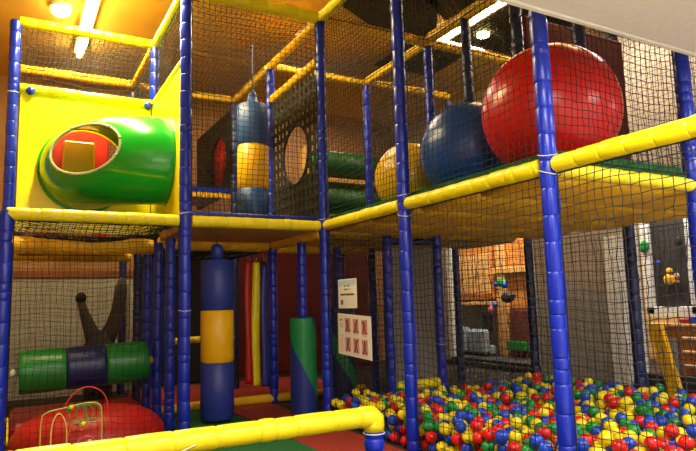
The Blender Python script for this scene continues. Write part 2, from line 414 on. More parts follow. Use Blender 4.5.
for k, (ya, yb, lb) in enumerate(((-2.56, -2.02, 'nearest wide yellow pad under the right deck'), (-1.98, -1.4, 'second wide yellow pad under the right deck'), (-1.36, -.72, 'middle wide yellow pad under the right deck'),
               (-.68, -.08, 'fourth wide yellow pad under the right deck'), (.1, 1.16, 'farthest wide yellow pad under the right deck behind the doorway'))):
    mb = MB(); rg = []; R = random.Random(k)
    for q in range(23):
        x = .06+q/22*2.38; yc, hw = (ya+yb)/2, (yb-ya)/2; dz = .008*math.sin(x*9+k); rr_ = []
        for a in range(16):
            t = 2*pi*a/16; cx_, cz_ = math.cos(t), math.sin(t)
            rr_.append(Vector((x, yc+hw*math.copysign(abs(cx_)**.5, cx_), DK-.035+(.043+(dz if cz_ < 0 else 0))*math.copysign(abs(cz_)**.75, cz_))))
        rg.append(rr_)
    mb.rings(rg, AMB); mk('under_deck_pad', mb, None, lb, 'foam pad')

# foreground barrier
fb = root('barrier_rail', (-1.78, -2.1, 0), 'low bright yellow padded barrier rail on blue posts across the foreground', 'barrier')
mb = MB(); mb.seg((-3.3, -2.1, .445), (-.9, -2.1, .445), .051, YEL, .2, 12, 20); mk('rail', mb, fb)
mb = MB()
pth = [(-.9, -2.1, .445), (-.85, -2.1, .445), (-.822, -2.1, .443), (-.808, -2.1, .43), (-.806, -2.1, .40), (-.806, -2.1, .372)]
mb.tube(pth, [.05, .054, .055, .056, .054, .05], YEL, 20); mk('elbow', mb, fb)
for xx in (-.806, -1.79):
    mb = MB(); mb.seg((xx, -2.1, 0), (xx, -2.1, .375), .05, BLUE, .14, 5, 20); mk('post', mb, fb)
mb = MB(); mb.tube([(-.806+.054*math.cos(a), -2.1+.054*math.sin(a), .362) for a in [i*.3 for i in range(21)]], .003, TIE, 5, closed=True); mk('cable_tie', mb, fb)
mb = MB(); mb.tube([(-1.79+.064*math.cos(a)*1.5, -2.1+.06*math.sin(a), .40-.02*math.sin(a)+.03*math.cos(a)) for a in [i*.3 for i in range(21)]], .003, TIE, 5, closed=True); mk('cable_tie', mb, fb)

# ------------------------------------------------------------------ decks, mats
def slab(name, lo, hi, m, label, cat, ch=.01):
    mb = MB(); mb.box(lo, hi, m, None, ch); return mk(name, mb, None, label, cat)
d = root('deck_platform', (0, -2.6, DK-.06), 'raised right deck with green carpet edge carrying the three big balls', 'platform')
mb = MB(); mb.box((.05, -2.6, DK+.008), (2.44, 2.44, DK+.03), TAN, None, .008); mk('deck_board', mb, d)
mb = MB(); mb.box((.03, -2.62, DK+.03), (2.45, 2.44, DK+.062), CGRN, None, .006); mk('green_carpet', mb, d, label='green carpet top of the deck')
mb = MB(); mb.box((.05, -2.57, DK+.055), (.062, 1.2, DK+.09), CGRN, None, .004); mb.box((.05, -2.6, DK+.03), (1.21, -2.588, DK+.1), CGRN, None, .004); mk('carpet_lip', mb, d)
d = root('deck_platform', (-1.2, 0, DK-.06), 'centre deck floor with a blue front edge behind the yellow rail', 'platform')
mb = MB(); mb.box((-1.2, .06, DK-.04), (-.05, 1.2, DK+.02), TAN, None, .008); mk('deck_board', mb, d)
mb = MB(); mb.box((-1.2, .02, DK+.02), (-.04, .07, DK+.085), BLUE, None, .01); mk('edge_pad', mb, d, label='blue edge pad')
d = root('deck_platform', (-1.85, 1.35, DK-.05), 'hidden left back deck floor behind the yellow tube panel', 'platform')
mb = MB(); mb.box((-2.44, 1.34, DK-.03), (-1.3, 2.44, DK-.002), TAN, None, .005); mk('deck_board', mb, d)
d = root('deck_platform', (-.62, 2.56, 2.4), 'small high platform with a blue edge and yellow fringe left of the hanging bag', 'platform')
mb = MB(); mb.box((-1.15, 2.55, 2.44), (-.02, 3.7, 2.5), BLUE, None, .01); mk('deck_board', mb, d)
mb = MB()
for i in range(20): mb.box((-1.13+i*.055, 2.53, 2.37), (-1.09+i*.055, 2.56, 2.435), BAGY)
mk('yellow_fringe', mb, d)
mb = MB(); mb.prism([(-1.1, 2.6, 2.3), (-.1, 2.6, 1.85), (-.1, 2.6, 1.8), (-1.1, 2.6, 2.25)], (0, .8, 0), TAN); mk('ramp', mb, None, 'tan ramp sloping down below the small high platform', 'ramp')
slab('floor_mat', (-2.6, -1.9, 0), (-.55, -.0, .015), CGRN, 'green carpet mat in the foreground behind the barrier rail', 'mat')
slab('floor_mat', (-1.2, .02, 0), (-.58, 1.15, .02), CGRN, 'green carpet mat under the standing bag of the centre bay', 'mat')
slab('floor_mat', (-.55, -1.9, 0), (-.06, 1.2, .012), CRED, 'orange red carpet mat left of the ball pit net', 'mat')
slab('floor_mat', (-1.2, 1.32, 0), (1.2, 3.2, .012), CRED, 'orange red carpet mat behind the long yellow floor bar', 'mat')
slab('wall_pad', (.3, 3.25, .05), (2.4, 3.33, 2.0), DRED, 'dark red padded wall panel far behind the spiral column', 'wall pad', .02)
slab('wall_pad', (-1.0, 3.45, .0), (.22, 3.53, 2.0), BLK, 'black padded wall panel in the dark behind the hanging strips', 'wall pad', .02)  # black sheet placed where the bay is only deep in shade
slab('wall_pad', (.92, .42, .0), (1.55, .45, 1.58), LGREY, 'tall grey board filling the low doorway beside the ball pit', 'wall pad', .01)
slab('wall_pad', (1.26, -1.34, DK+.1), (2.52, -1.3, 3.4), DRED, 'dark red padded panel standing behind the big red ball', 'wall pad', .02)
slab('pillar', (3.66, -.27, 0), (3.74, -.05, 1.7), MULL, 'pale narrow pillar on the right wall beyond the pit net', 'pillar', .01)

# ------------------------------------------------------------------ tube slide bay
d = root('tube_panel', (-2.45, 1.29, DK), 'yellow moulded plastic wall holding the green crawl tube, white topped rail above', 'wall panel')
TC, TZ, RT, RB = (-1.25, 1.25), 2.325, .392, .63      # bend corner, tube height, tube radius, bend radius
def holed(mb, o, ex, ey, w, h, hc, hr, m, n=48):
    """flat panel w x h with a round hole, in the plane ex,ey through o"""
    o = Vector(o); ex = Vector(ex); ey = Vector(ey); vs = []
    nr = ex.cross(ey).normalized()*.025
    for i in range(n):
        a = 2*pi*i/n; c, s_ = math.cos(a), math.sin(a)
        vs.append(o+ex*(hc[0]+hr*c)+ey*(hc[1]+hr*s_))
        tx = (w-hc[0])/c if c > 1e-6 else (-hc[0]/c if c < -1e-6 else 1e9)
        ty = (h-hc[1])/s_ if s_ > 1e-6 else (-hc[1]/s_ if s_ < -1e-6 else 1e9)
        t = min(tx, ty); vs.append(o+ex*(hc[0]+t*c)+ey*(hc[1]+t*s_))
    fs = [[2*i, 2*i+1, 2*((i+1) % n)+1, 2*((i+1) % n)] for i in range(n)]
    k = len(vs); vs += [v+nr for v in vs]; fs += [[k+a for a in f[::-1]] for f in fs]
    fs += [[2*i, 2*((i+1) % n), k+2*((i+1) % n), k+2*i] for i in range(n)]+[[2*i+1, k+2*i+1, k+2*((i+1) % n)+1, 2*((i+1) % n)+1] for i in range(n)]
    # fill corners
    mb.add(vs, fs, m, False)
    for cx_, cy_ in ((0, 0), (w, 0), (w, h), (0, h)):
        a = math.atan2(cy_-hc[1], cx_-hc[0]) % (2*pi); i = int(a/(2*pi)*n) % n
        p, q = vs[2*i+1], vs[2*((i+1) % n)+1]; c = o+ex*cx_+ey*cy_
        mb.add([p, c, q, p+nr, c+nr, q+nr], [[0, 1, 2], [5, 4, 3]], m, False)
zb = DK+.02; H = MID-zb
mb = MB(); holed(mb, (-2.44, 1.29, zb), (1, 0, 0), (0, 0, 1), 1.16, H, (TC[0]-RB+2.44, TZ-zb), RT-.01, PANY)
# moulded ribs in the corners
for (px, pz, sx, sz) in ((-2.40, MID-.08, 1, -1), (-2.40, zb+.06, 1, 1)):
    mb.tube([(px, 1.275, pz), (px+.22*sx, 1.275, pz), (px+.30*sx, 1.275, pz+.1*sz), (px+.1*sx, 1.275, pz+.07*sz)], .008, PANY, 6)
mk('back_panel', mb, d)
mb = MB(); holed(mb, (-1.25, 1.25, zb), (0, -1, 0), (0, 0, 1), 1.16, H, (RB, TZ-zb), RT-.01, PANY); mk('side_panel', mb, d)
mb = MB(); mb.seg((-2.45, 1.25, MID+.03), (-1.27, 1.25, MID+.03), .04, YEL, .6, 2); mk('top_pad', mb, d)
mb = MB(); mb.seg((-1.25, 1.22, MID+.03), (-1.25, .06, MID+.03), .04, YEL, .6, 3); mk('top_pad', mb, d)
for (x, y) in ((-2.36, 1.22), (-1.32, 1.22)):
    mb = MB(); mb.sphere((x, y, MID+.0), .04, BLUE, 14, 8); mk('cap', mb, d)
# elbow tube
tb = root('crawl_tube', (TC[0]-.45, TC[1]-.45, TZ-RT), 'big glossy green elbow crawl tube with an oval window', 'crawl tube')
NU, NV = 96, 120
def tp(u, v, r=RT):
    """u 0..1 along the quarter bend from the back panel to the side panel; v around, 0 = outer side"""
    a = pi+u*pi/2
    dx, dy = math.cos(a), math.sin(a); R = RB+r*math.cos(v)
    return Vector((TC[0]+dx*R, TC[1]+dy*R, TZ+r*math.sin(v)))
# window centre is found on the tube side that faces out and up-left of the bay
wc_u, wc_v = .48, math.radians(8)
wr_u, wr_v = .22, math.radians(33)
mb = MB(); idx = {}; vs = []; fs = []
for i in range(NU+1):
    for j in range(NV):
        idx[i, j] = len(vs); vs.append(tp(i/NU, 2*pi*j/NV))
for i in range(NU):
    for j in range(NV):
        u = (i+.5)/NU; v = 2*pi*(j+.5)/NV; dv = (v-wc_v+pi) % (2*pi)-pi
        if ((u-wc_u)/wr_u)**2+(dv/wr_v)**2 < 1: continue
        fs.append([idx[i, j], idx[i+1, j], idx[i+1, (j+1) % NV], idx[i, (j+1) % NV]])
mb.add(vs, fs, TUBG); mk('tube_shell', mb, tb)
for u in (.012, .985):
    mb = MB(); mb.tube([tp(u, 2*pi*j/48, RT+.006) for j in range(48)], .013, TUBG, 8, closed=True); mk('flange', mb, tb)
mb = MB(); E_ = [2*pi*j/60 for j in range(60)]
wp = lambda k, a, r: tp(wc_u+wr_u*k*math.cos(a), wc_v+wr_v*k*math.sin(a), r)
rings = [[wp(k, a, RT+.004+.03*(1-k*k)) for a in E_] for k in (1.03, .9, .75, .55, .3, .05)]
mb.rings(rings, BUB, False); mb.add(rings[-1], [list(range(60))], BUB); o = mk('window_bubble', mb, tb, label='clear oval window in the green tube')
mb = MB(); mb.tube([wp(1.03, a, RT+.006) for a in E_], .012, mat('rim_plastic', '#b4d4a4', .4, .05), 8, closed=True); mk('window_rim', mb, o)
for k in range(10):
    mb = MB(); mb.sphere(wp(1.05, 2*pi*k/10+.2, RT+.016), .011, STEEL, 8, 6); mk('bolt', mb, o)
slab('foam_block', (-2.06, 1.4, DK), (-1.78, 1.62, 2.64), BAGY, 'yellow foam block seen through the oval tube window', 'foam block', .015)
slab('foam_block', (-2.25, 1.66, DK), (-1.62, 1.9, 2.86), RED, 'red foam block behind the yellow one inside the tube window', 'foam block', .02)
mb = MB(); mb.box((-1.86, 2.51, 3.12), (-1.77, 2.57, 3.5), RED, None, .02); mk('foam_block', mb, None, 'small red foam pad behind the net above the tube panel', 'foam block')

# ------------------------------------------------------------------ lower left bay
rl = root('roller', (-1.85, 1.0, .5), 'horizontal padded roller in green and blue sections across the lower left bay', 'roller')
A_, B_ = Vector((-2.37, 1.0, .515)), Vector((-1.35, 1.0, .545)); D_ = (B_-A_)
for k, (t0, t1, m) in enumerate(((0, .345, GRN), (.35, .655, NAVY), (.66, 1, GRN))):
    a, b = A_+D_*t0, A_+D_*t1; L_ = (b-a).length; ax = D_.normalized()
    mb = MB(); mb.lathe(a, [(.05, 0), (.172, .0), (.177, .006), (.179, .03), (.181, L_/2), (.179, L_-.03), (.177, L_-.006), (.172, L_), (.05, L_)], m, 40, ax)
    mk('roller_section', mb, rl, label=('green' if m is GRN else 'blue')+' padded roller section')
for p, q, m in ((A_, -1, WHT), (B_, 1, BAGY)):
    mb = MB(); mb.lathe(p, [(.018, 0), (.018, .03*1), (.035, .032), (.038, .05), (.02, .065)], m, 16, D_.normalized()*q); mk('axle_knob', mb, rl)
# red mats
slab('soft_mat', (-2.42, .86, 0), (-1.3, 1.9, .12), RED, 'low red padded mat under the roller', 'mat', .04)
mb = MB(); n = 40
def dome(cx, cy, rx, ry, h):
    rg = []
    for k in range(9):
        t = k/8*pi/2; rg.append([Vector((cx+rx*math.cos(t)**.7*math.cos(2*pi*j/n), cy+ry*math.cos(t)**.7*math.sin(2*pi*j/n), .005+h*math.sin(t))) for j in range(n)])
    mb.rings(rg, RED)
dome(-1.87, .43, .575, .41, .27); mk('soft_hump', mb, None, 'rounded red padded hump in front of the low red mat', 'soft play hump')
mb = MB(); mb.tube([(-2.452, .35+.3*math.sin(t), .02+.26*math.sin(t*.5+.2)) for t in [i*.15 for i in range(9)]], .022, YEL, 10); mk('edge_strip', mb, None, 'yellow padded edge strip left of the red hump', 'edge strip')
# forked grey prop
mb = MB(); PY = 2.75
mb.tube([(-1.540, PY, .0), (-1.540, PY, .4), (-1.540, PY, .62), (-1.530, PY, .78)], [.15, .16, .16, .09], GREY, 14)
mb.tube([(-1.580, PY, .62), (-1.640, PY, .80), (-1.700, PY, .96), (-1.740, PY, 1.10)], [.10, .075, .055, .04], GREY, 12)
mb.tube([(-1.490, PY, .62), (-1.390, PY, .82), (-1.340, PY, 1.0), (-1.310, PY, 1.25), (-1.300, PY, 1.38)], [.10, .09, .08, .07, .04], GREY, 12)
gp = mk('forked_prop', mb, None, 'grey forked Y-shaped prop with a dark knob, in the dark behind the roller', 'play prop')
mb = MB(); mb.sphere((-1.745, PY, 1.15), .06, BLK, 14, 10, (1, .8, 1.15)); mk('knob', mb, gp)

# bead maze toy
bm = root('bead_maze', (-2.05, -.3, 0), 'wire bead maze toy with coloured loops in front of the red hump', 'toy')
mb = MB(); mb.box((-2.28, -.42, 0), (-1.82, -.18, .035), OAKL, None, .01); mk('base', mb, bm)
def wire(pts, m, name='wire'):
    P = [Vector(p) for p in pts]; out = []
    for i in range(len(P)-1):
        p0, p1, p2, p3 = P[max(i-1, 0)], P[i], P[i+1], P[min(i+2, len(P)-1)]
        for k in range(6):
            t = k/6; out.append(.5*((2*p1)+(-p0+p2)*t+(2*p0-5*p1+4*p2-p3)*t*t+(-p0+3*p1-3*p2+p3)*t**3))
    out.append(P[-1]); w = MB(); w.tube(out, .0042, m, 6); return mk(name, w, bm)
y0 = -.3; ORG = mat('orange_wire', '#e0641c', .35); PNK = mat('pink_wire', '#e0506a', .35); LIM = mat('lime_wire', '#b8c860', .35); WG = mat('green_wire', '#2f9a4a', .35); WR = mat('red_wire', '#d82a24', .35); WY = mat('yellow_wire', '#e0d070', .35)
wire([(-2.25, y0, .03), (-2.25, y0, .3), (-2.22, y0, .36), (-2.12, y0, .38), (-1.98, y0, .40), (-1.9, y0, .385), (-1.88, y0, .3), (-1.88, y0, .03)], LIM)
wire([(-2.12, y0+.04, .36), (-2.06, y0+.04, .46), (-1.98, y0+.04, .50), (-1.89, y0+.04, .47), (-1.84, y0+.04, .38), (-1.83, y0+.04, .2), (-1.83, y0+.04, .03)], WR)
wire([(-2.19, y0-.03, .03), (-2.19, y0-.03, .25), (-2.165, y0-.03, .34), (-2.13, y0-.03, .34), (-2.1, y0-.03, .25), (-2.1, y0-.03, .03)], WY)
wire([(-2.1, y0+.02, .03), (-2.08, y0+.02, .22), (-2.04, y0+.02, .28), (-2.0, y0+.02, .22), (-1.96, y0+.02, .28), (-1.91, y0+.02, .28), (-1.87, y0+.02, .15), (-1.86, y0+.02, .03)], ORG)
wire([(-2.06, y0-.05, .03), (-2.04, y0-.05, .15), (-1.98, y0-.05, .19), (-1.92, y0-.05, .15), (-1.9, y0-.05, .03)], PNK)
for q in range(3):
    wire([(-2.03+.045*q+.055*math.cos(a), y0+.02*q, .33+.055*math.sin(a)) for a in [2*pi*i/10 for i in range(11)]], WG)
for (x, z, m) in ((-2.09, .375, 'green'), (-2.075, .385, 'yellow'), (-2.0, .27, 'yellow'), (-1.985, .13, 'red'), (-1.955, .15, 'yellow'), (-1.93, .14, 'red'), (-1.915, .12, 'green'), (-1.96, .11, 'blue')):
    mb = MB(); mb.sphere((x, y0-.03, z), .016, PB[m] if m != 'red' else ORG, 12, 8); mk('bead', mb, bm)

# ------------------------------------------------------------------ bags, column, strips
def bag(x, y, zs, r, mats_, label, stem_top, name='hanging_bag', slim=False):
    o = root(name, (x, y, zs[0]), label, 'padded bag')
    nm = ('bottom_section', 'middle_section', 'top_section')
    for k in range(3):
        z0, z1 = zs[k], zs[k+1]; h = z1-z0
        mb = MB(); mb.lathe((x, y, z0), [(.02, 0), (r-.012, 0), (r, .012), (r*1.005, h/2), (r, h-.006), (r-.006, h-.001), (.02, h-.001)], mats_[k], 40); mk(nm[k], mb, o)
    mb = MB(); mb.lathe((x, y, zs[3]), [(.056, 0), (.056, .1), (.05, .125), (.03, .145), (.012, .15), (.006, .155), (.006, stem_top-zs[3])] if slim else [(.09, 0), (.075, .03), (.05, .05), (.045, .1), (.03, .14), (.012, .16), (.006, .17), (.006, stem_top-zs[3])], mats_[2], 20); mk('neck', mb, o)
    return o
bag(-.835, .5, (.045, .53, .985, 1.43), .145, (BAGB, BAGY, BAGB), 'blue and yellow padded bag hanging just above the floor in the lower centre bay', DK-.045, 'padded_bag', True)
bag(-.47, .55, (1.74, 2.11, 2.53, 2.93), .148, (BAGT, BAGY, BAGT), 'steel blue and yellow padded bag on the upper deck of the centre bay', TOP-.13, 'padded_bag')
def spiral_column(X, Y, H, r, a0, blue, label, bw=150):
    sc = root('spiral_column', (X, Y, 0), label, 'padded column')
    mb = MB(); N_ = 96; zz = [i/60*H for i in range(61)]; rr = [r]*61; rr[0] = rr[-1] = r-.007
    cam_a = math.atan2(-4.85-Y, -2.46-X)
    def spiral(i, j):
        th = math.degrees((2*pi*(j+.5)/N_-cam_a+pi) % (2*pi)-pi); lo = a0+215*(1-(i+.5)/60); hi = lo+bw
        return BGRN if lo < th < hi or lo < th+360 < hi or lo < th-360 < hi else blue
    mb.rings([[Vector((X+rr[i]*math.cos(2*pi*j/N_), Y+rr[i]*math.sin(2*pi*j/N_), zz[i])) for j in range(N_)] for i in range(61)], blue, True, False, spiral)
    mk('padding', mb, sc)
    mb = MB(); mb.seg((X, Y, H), (X, Y, DK-.1), .045, BLUE, .1, 8); mk('post', mb, sc)
spiral_column(0, .5, .89, .127, -112, BAGB, 'padded blue column with a green spiral band and slim blue post on top')
spiral_column(.55, .8, .98, .17, -125, NAVY, 'thicker dark blue padded column with a green spiral, hidden behind the two notices', 45)
for k, (x, m, lb, w) in enumerate(((-.36, RED, 'red vinyl strip hanging from the deck, leftmost', .042), (-.285, YEL, 'yellow vinyl strip hanging between the red and blue strips', .042), (-.19, BAGB, 'blue vinyl strip hanging right of the yellow strip', .04))):
    o = root('hanging_strip', (x, 1.0, .25), lb, 'hanging strip', 'vinyl strips hanging in the centre bay')
    mb = MB(); R = random.Random(k); ph = R.random()*6
    rg = []
    for i in range(30):
        z = .25+k*-.02+i/29*1.22; a = .25*math.sin(z*3+ph); c = Vector((x+.006*math.sin(z*5+ph), 1.0, z)); q = w*(1-.25*(i/29)**6)
        e1 = Vector((math.cos(a), math.sin(a), 0))*q; e2 = Vector((-math.sin(a), math.cos(a), 0))*.012
        rg.append([c-e1-e2*.5, c-e2*1.2, c+e1-e2*.5, c+e1+e2*.5, c+e2*1.2, c-e1+e2*.5])
    mb.rings(rg, m); mk('strip', mb, o)
    mb = MB(); mb.tube([(x+.014*math.cos(a), 1.0, 1.485+.02*math.sin(a)) for a in [i*2*pi/14 for i in range(14)]], .003, STEEL, 6, closed=True); mk('hook', mb, o)
o = root('hanging_strip', (-.155, 1.12, .25), 'dark red vinyl strip hanging right of the blue strip', 'hanging strip', 'vinyl strips hanging in the centre bay')
mb = MB(); mb.box((-.18, 1.11, .25), (-.13, 1.125, 1.5), DRED, None, .004); mk('strip', mb, o)
mb = MB(); mb.tube([(-.155, 1.12, 1.5), (-.155, 1.12, 1.56)], .004, STEEL, 6); mk('hook', mb, o)

# ------------------------------------------------------------------ upper deck screens and rollers
mb = MB()
def strap_screen(mb, X, y0, y1, z0, z1, hc, hr, sp, w, m):
    ny = int((y1-y0)/sp); nz = int((z1-z0)/sp)
    def clip(fix, lo, hi, c0, c1):
        dd = abs(fix-c0)
        if dd >= hr: return [(lo, hi)]
        h = math.sqrt(hr*hr-dd*dd); return [s_ for s_ in ((lo, c1-h), (c1+h, hi)) if s_[1] > s_[0]]
    for i in range(ny+1):
        y = y0+i*sp
        for a, b in clip(y, z0, z1, hc[0], hc[1]): mb.box((X-.004, y-w/2, a), (X+.004, y+w/2, b), m)
    for k in range(nz+1):
        z = z0+k*sp
        for a, b in clip(z, y0, y1, hc[1], hc[0]): mb.box((X-.007, a, z-w/2), (X+.001, b, z+w/2), m)
strap_screen(mb, 0, .06, 1.2, DK+.12, MID+.2, (.6, 2.5), .29, .1, .044, WEB)
ws = mk('webbing_screen', mb, None, 'black webbing screen with a round crawl hole, upper deck left of the corner post', 'webbing screen')
mb = MB(); mb.tube([(0, .6+.3*math.cos(a), 2.5+.3*math.sin(a)) for a in [2*pi*i/40 for i in range(40)]], .014, WEB, 8, closed=True); mk('hole_rim', mb, ws)
mb = MB(); mb.box((.005, .06, DK+.06), (.02, 1.2, DK+.5), WEB); mk('lower_panel', mb, ws, label='solid dark lower panel of the webbing screen')
rp_ = root('holed_panel', (0, 2.56, 2.5), 'dark padded panel with a round red crawl hole, high at the back left', 'padded panel')
mb = MB(); holed(mb, (0, 4.2, 2.46), (0, -1, 0), (0, 0, 1), 1.65, 1.1, (1.08, .5), .34, BLK); mk('panel', mb, rp_)
mb = MB(); mb.lathe((.008, 3.12, 2.96), [(.36, 0), (.36, .02), (.02, .025)], RED, 40, (1, 0, 0)); mk('red_disc', mb, rp_)
for z, lb in ((2.76, 'upper'), (2.30, 'lower')):
    o = root('roller', (1.35, 1.85, z-.17), lb+' of two dark green padded rollers on the deck behind the yellow ball', 'roller')
    mb = MB(); mb.lathe((.78, 1.85, z), [(.03, 0), (.15, 0), (.17, .02), (.17, 1.05), (.15, 1.07), (.03, 1.07)], DGRN, 36, (1, 0, 0)); mk('roller_section', mb, o)
    for xx in (.76, 1.86):
        mb = MB(); mb.lathe((xx, 1.85, z), [(.03, 0), (.16, 0), (.16, .02), (.03, .02)], GRN, 36, (1, 0, 0)); mk('end_disc', mb, o)
    mb = MB(); mb.lathe((.7, 1.85, z), [(.02, 0), (.02, 1.25)], STEEL, 12, (1, 0, 0)); mk('axle', mb, o)
o = root('roller_stand', (1.3, 1.85, DK+.062), 'tan padded stand carrying the two dark green rollers', 'stand')
for xx in (.66, 1.92):
    mb = MB(); mb.box((xx, 1.78, DK+.062), (xx+.06, 1.92, 2.95), TAN, None, .01); mk('upright', mb, o)
mb = MB(); mb.box((.72, 1.70, 2.50), (1.92, 2.0, 2.56), TAN, None, .01); mk('shelf', mb, o)

def bigball(c, r, m, seam, label):
    o = root('giant_ball', (c[0], c[1], c[2]-r), label, 'giant ball')
    mb = MB(); mb.sphere(c, r, m, 56, 36); mk('ball_skin', mb, o)
    ax = Vector(seam).normalized(); u = ax.orthogonal().normalized(); w = ax.cross(u); cc = Vector(c)
    s2 = MB(); s2.tube([cc+(u*math.cos(a)+w*math.sin(a))*(r*.999) for a in [2*pi*i/80 for i in range(80)]], .006, m, 6, closed=True); mk('seam', s2, o)
    p = MB(); p.lathe(cc+ax*(r-.004), [(.03, 0), (.028, .008), (.01, .012)], WHT, 16, ax); mk('valve', p, o)
bigball((.60, -.515, 2.09), .315, BYEL, (1, .3, .6), 'giant yellow ball on the raised deck, smallest looking and farthest of three')
bigball((.65, -1.26, 2.165), .385, BBLU, (.6, 1, .5), 'giant blue ball on the raised deck between the yellow and red ones')
bigball((.60, -2.13, 2.222), .44, BRED, (.9, .25, -.1), 'giant red ball on the raised deck, nearest and largest of three')

# ------------------------------------------------------------------ notices
def sheet(x, ya, yb, z0, z1, tilt=0): return [(x, ya, z0), (x, yb, z0+tilt), (x, yb, z1+tilt), (x, ya, z1)]
n1 = root('notice', (-.02, -.43, .97), 'small white paper notice with pale blue top tied to the pit net', 'notice')
mb = MB(); mb.prism(sheet(-.02, -.275, -.585, .975, 1.215), (.004, 0, 0), PAPER); mk('sheet', mb, n1)
mb = MB(); mb.prism(sheet(-.0212, -.285, -.575, 1.165, 1.208), (.001, 0, 0), PAPB); mk('blue_print', mb, n1)
mb = MB()
def dashes(mb, x, y, z, w, h, n, R, m, duty=.75):
    for k in range(n):
        if R.random() < .12: continue
        yy = y-w*k/n; mb.prism(sheet(x, yy, yy-w/n*duty, z-h/2*R.uniform(.6, 1), z+h/2*R.uniform(.6, 1)), (.001, 0, 0), m)
R = random.Random(3)
dashes(mb, -.0212, -.385, 1.158, .09, .014, 5, R, INK); dashes(mb, -.0212, -.375, 1.13, .11, .014, 6, R, INK)
dashes(mb, -.0212, -.315, 1.088, .235, .02, 12, R, INK)
mk('print', mb, n1)
mb = MB(); mb.box((-.022, -.36, 1.005), (-.0205, -.318, 1.045), mat('faint_violet', '#6c6480', .8, .3, 90, 0)); mk('corner_mark', mb, n1)
n2 = root('notice', (-.02, -.52, .59), 'larger white notice with six crossed out red pictures tied to the pit net', 'notice')
mb = MB(); mb.prism([(-.02, -.255, .60), (-.02, -.795, .575), (-.02, -.795, .91), (-.02, -.255, .935)], (.004, 0, 0), PAPER); mk('sheet', mb, n2)
for rI in range(2):
    for cI in range(3):
        yc = -.425-cI*.135; zc = .845-rI*.155-(cI*.135+.17)*.045
        mb = MB(); mb.box((-.0215, yc-.045, zc-.058), (-.0205, yc+.045, zc+.058), PPNK)
        # figures: torso, head, limbs
        Rg = random.Random(rI*3+cI)
        mb.box((-.0225, yc-.012, zc-.02), (-.0215, yc+.014, zc+.025), INK)
        mb.lathe((-.0215, yc+Rg.uniform(-.015, .015), zc+.037), [(.011, 0), (.009, .001)], INK, 10, (-1, 0, 0))
        for sx in (-1, 1):
            mb.prism([(-.0222, yc+sx*.004, zc-.015), (-.0222, yc+sx*.014, zc-.015), (-.0222, yc+sx*Rg.uniform(.02, .036), zc-.052), (-.0222, yc+sx*.012, zc-.052)], (.0008, 0, 0), INK)
        mk('picture', mb, n2)
        mb = MB(); a, b, w = .04, .054, .008
        mb.prism([(-.0235, yc-a, zc-b), (-.0235, yc-a+w, zc-b), (-.0235, yc+a, zc+b), (-.0235, yc+a-w, zc+b)], (.001, 0, 0), PRED)
        mb.prism([(-.024, yc+a, zc-b), (-.024, yc+a-w, zc-b), (-.024, yc-a, zc+b), (-.024, yc-a+w, zc+b)], (.001, 0, 0), PRED)
        mk('red_cross', mb, n2)
mb = MB()
mb.tube([(-.0215, -.29, .885), (-.0215, -.305, .872), (-.0215, -.32, .888), (-.0215, -.34, .875)], .003, INK, 5)
for k in range(3): dashes(mb, -.0215, -.29, .85-k*.012-.0, .06, .004, 6, R, INK)
for k in range(9): dashes(mb, -.0215, -.278, .75-k*.014, .07, .004, 5, R, PPNK if k % 3 else PRED)
for rI in range(2):
    for cI in range(3): dashes(mb, -.0215, -.39-cI*.135, .845-rI*.155-(cI*.135+.17)*.045-.068, .07, .004, 7, R, PPNK)
mk('print', mb, n2)

# ------------------------------------------------------------------ nets
F = 'black safety net '
zt, zd = TOP-.04, DK+.05
net(F+'across the centre bay front above the deck', (-1.2, 0, zd), (-.05, 0, zd), (-.05, 0, zt), (-1.2, 0, zt))
net(F+'above the deck between the inner corner post and the yellow ball post', (0, -.05, zd), (0, -1.23, zd), (0, -1.23, zt), (0, -.05, zt))
net(F+'in front of the big blue ball', (0, -1.33, zd), (0, -2.575, zd), (0, -2.575, zt), (0, -1.33, zt))
net(F+'closing the deck end beside the big red ball', (.05, -2.625, zd), (1.22, -2.625, zd), (1.22, -2.625, 3.7), (.05, -2.625, 3.7))
net(F+'of the tube bay above the yellow panel', (-2.45, 1.25, MID+.08), (-1.3, 1.25, MID+.08), (-1.3, 1.25, zt), (-2.45, 1.25, zt))
net(F+'on the side of the tube bay above the side panel', (-1.25, 1.2, MID+.08), (-1.25, .06, MID+.08), (-1.25, .06, zt), (-1.25, 1.2, zt))
net(F+'slung as a floor under the green tube', (-2.45, .06, DK), (-1.3, .06, DK), (-1.3, 1.2, DK-.02), (-2.45, 1.2, DK-.02), sag=(0, 0, -.1), rad=.003)
net(F+'closing the lower left bay in front of the roller', (-2.45, 0, .05), (-1.3, 0, .05), (-1.3, 0, DK-.05), (-2.45, 0, DK-.05), rad=.0018)
net(F+'behind the roller in the lower left bay', (-2.45, 2.1, .05), (-1.32, 2.1, .05), (-1.32, 2.1, DK-.12), (-2.45, 2.1, DK-.12), rad=.002)
net(F+'roofing the tube bay', (-2.45, 1.3, TOP), (-1.3, 1.3, TOP), (-1.3, 2.45, TOP), (-2.45, 2.45, TOP), sag=(0, 0, -.06))
net(F+'at the back of the tube bay', (-2.45, 2.5, DK+.1), (-1.3, 2.5, DK+.1), (-1.3, 2.5, zt), (-2.45, 2.5, zt))
net(F+'at the side of the back left bay', (-1.25, 1.3, DK+.1), (-1.25, 2.45, DK+.1), (-1.25, 2.45, zt), (-1.25, 1.3, zt))
net(F+'roofing the centre bay', (-1.2, .05, TOP), (-.05, .05, TOP), (-.05, 1.2, TOP), (-1.2, 1.2, TOP), sag=(0, 0, -.08))
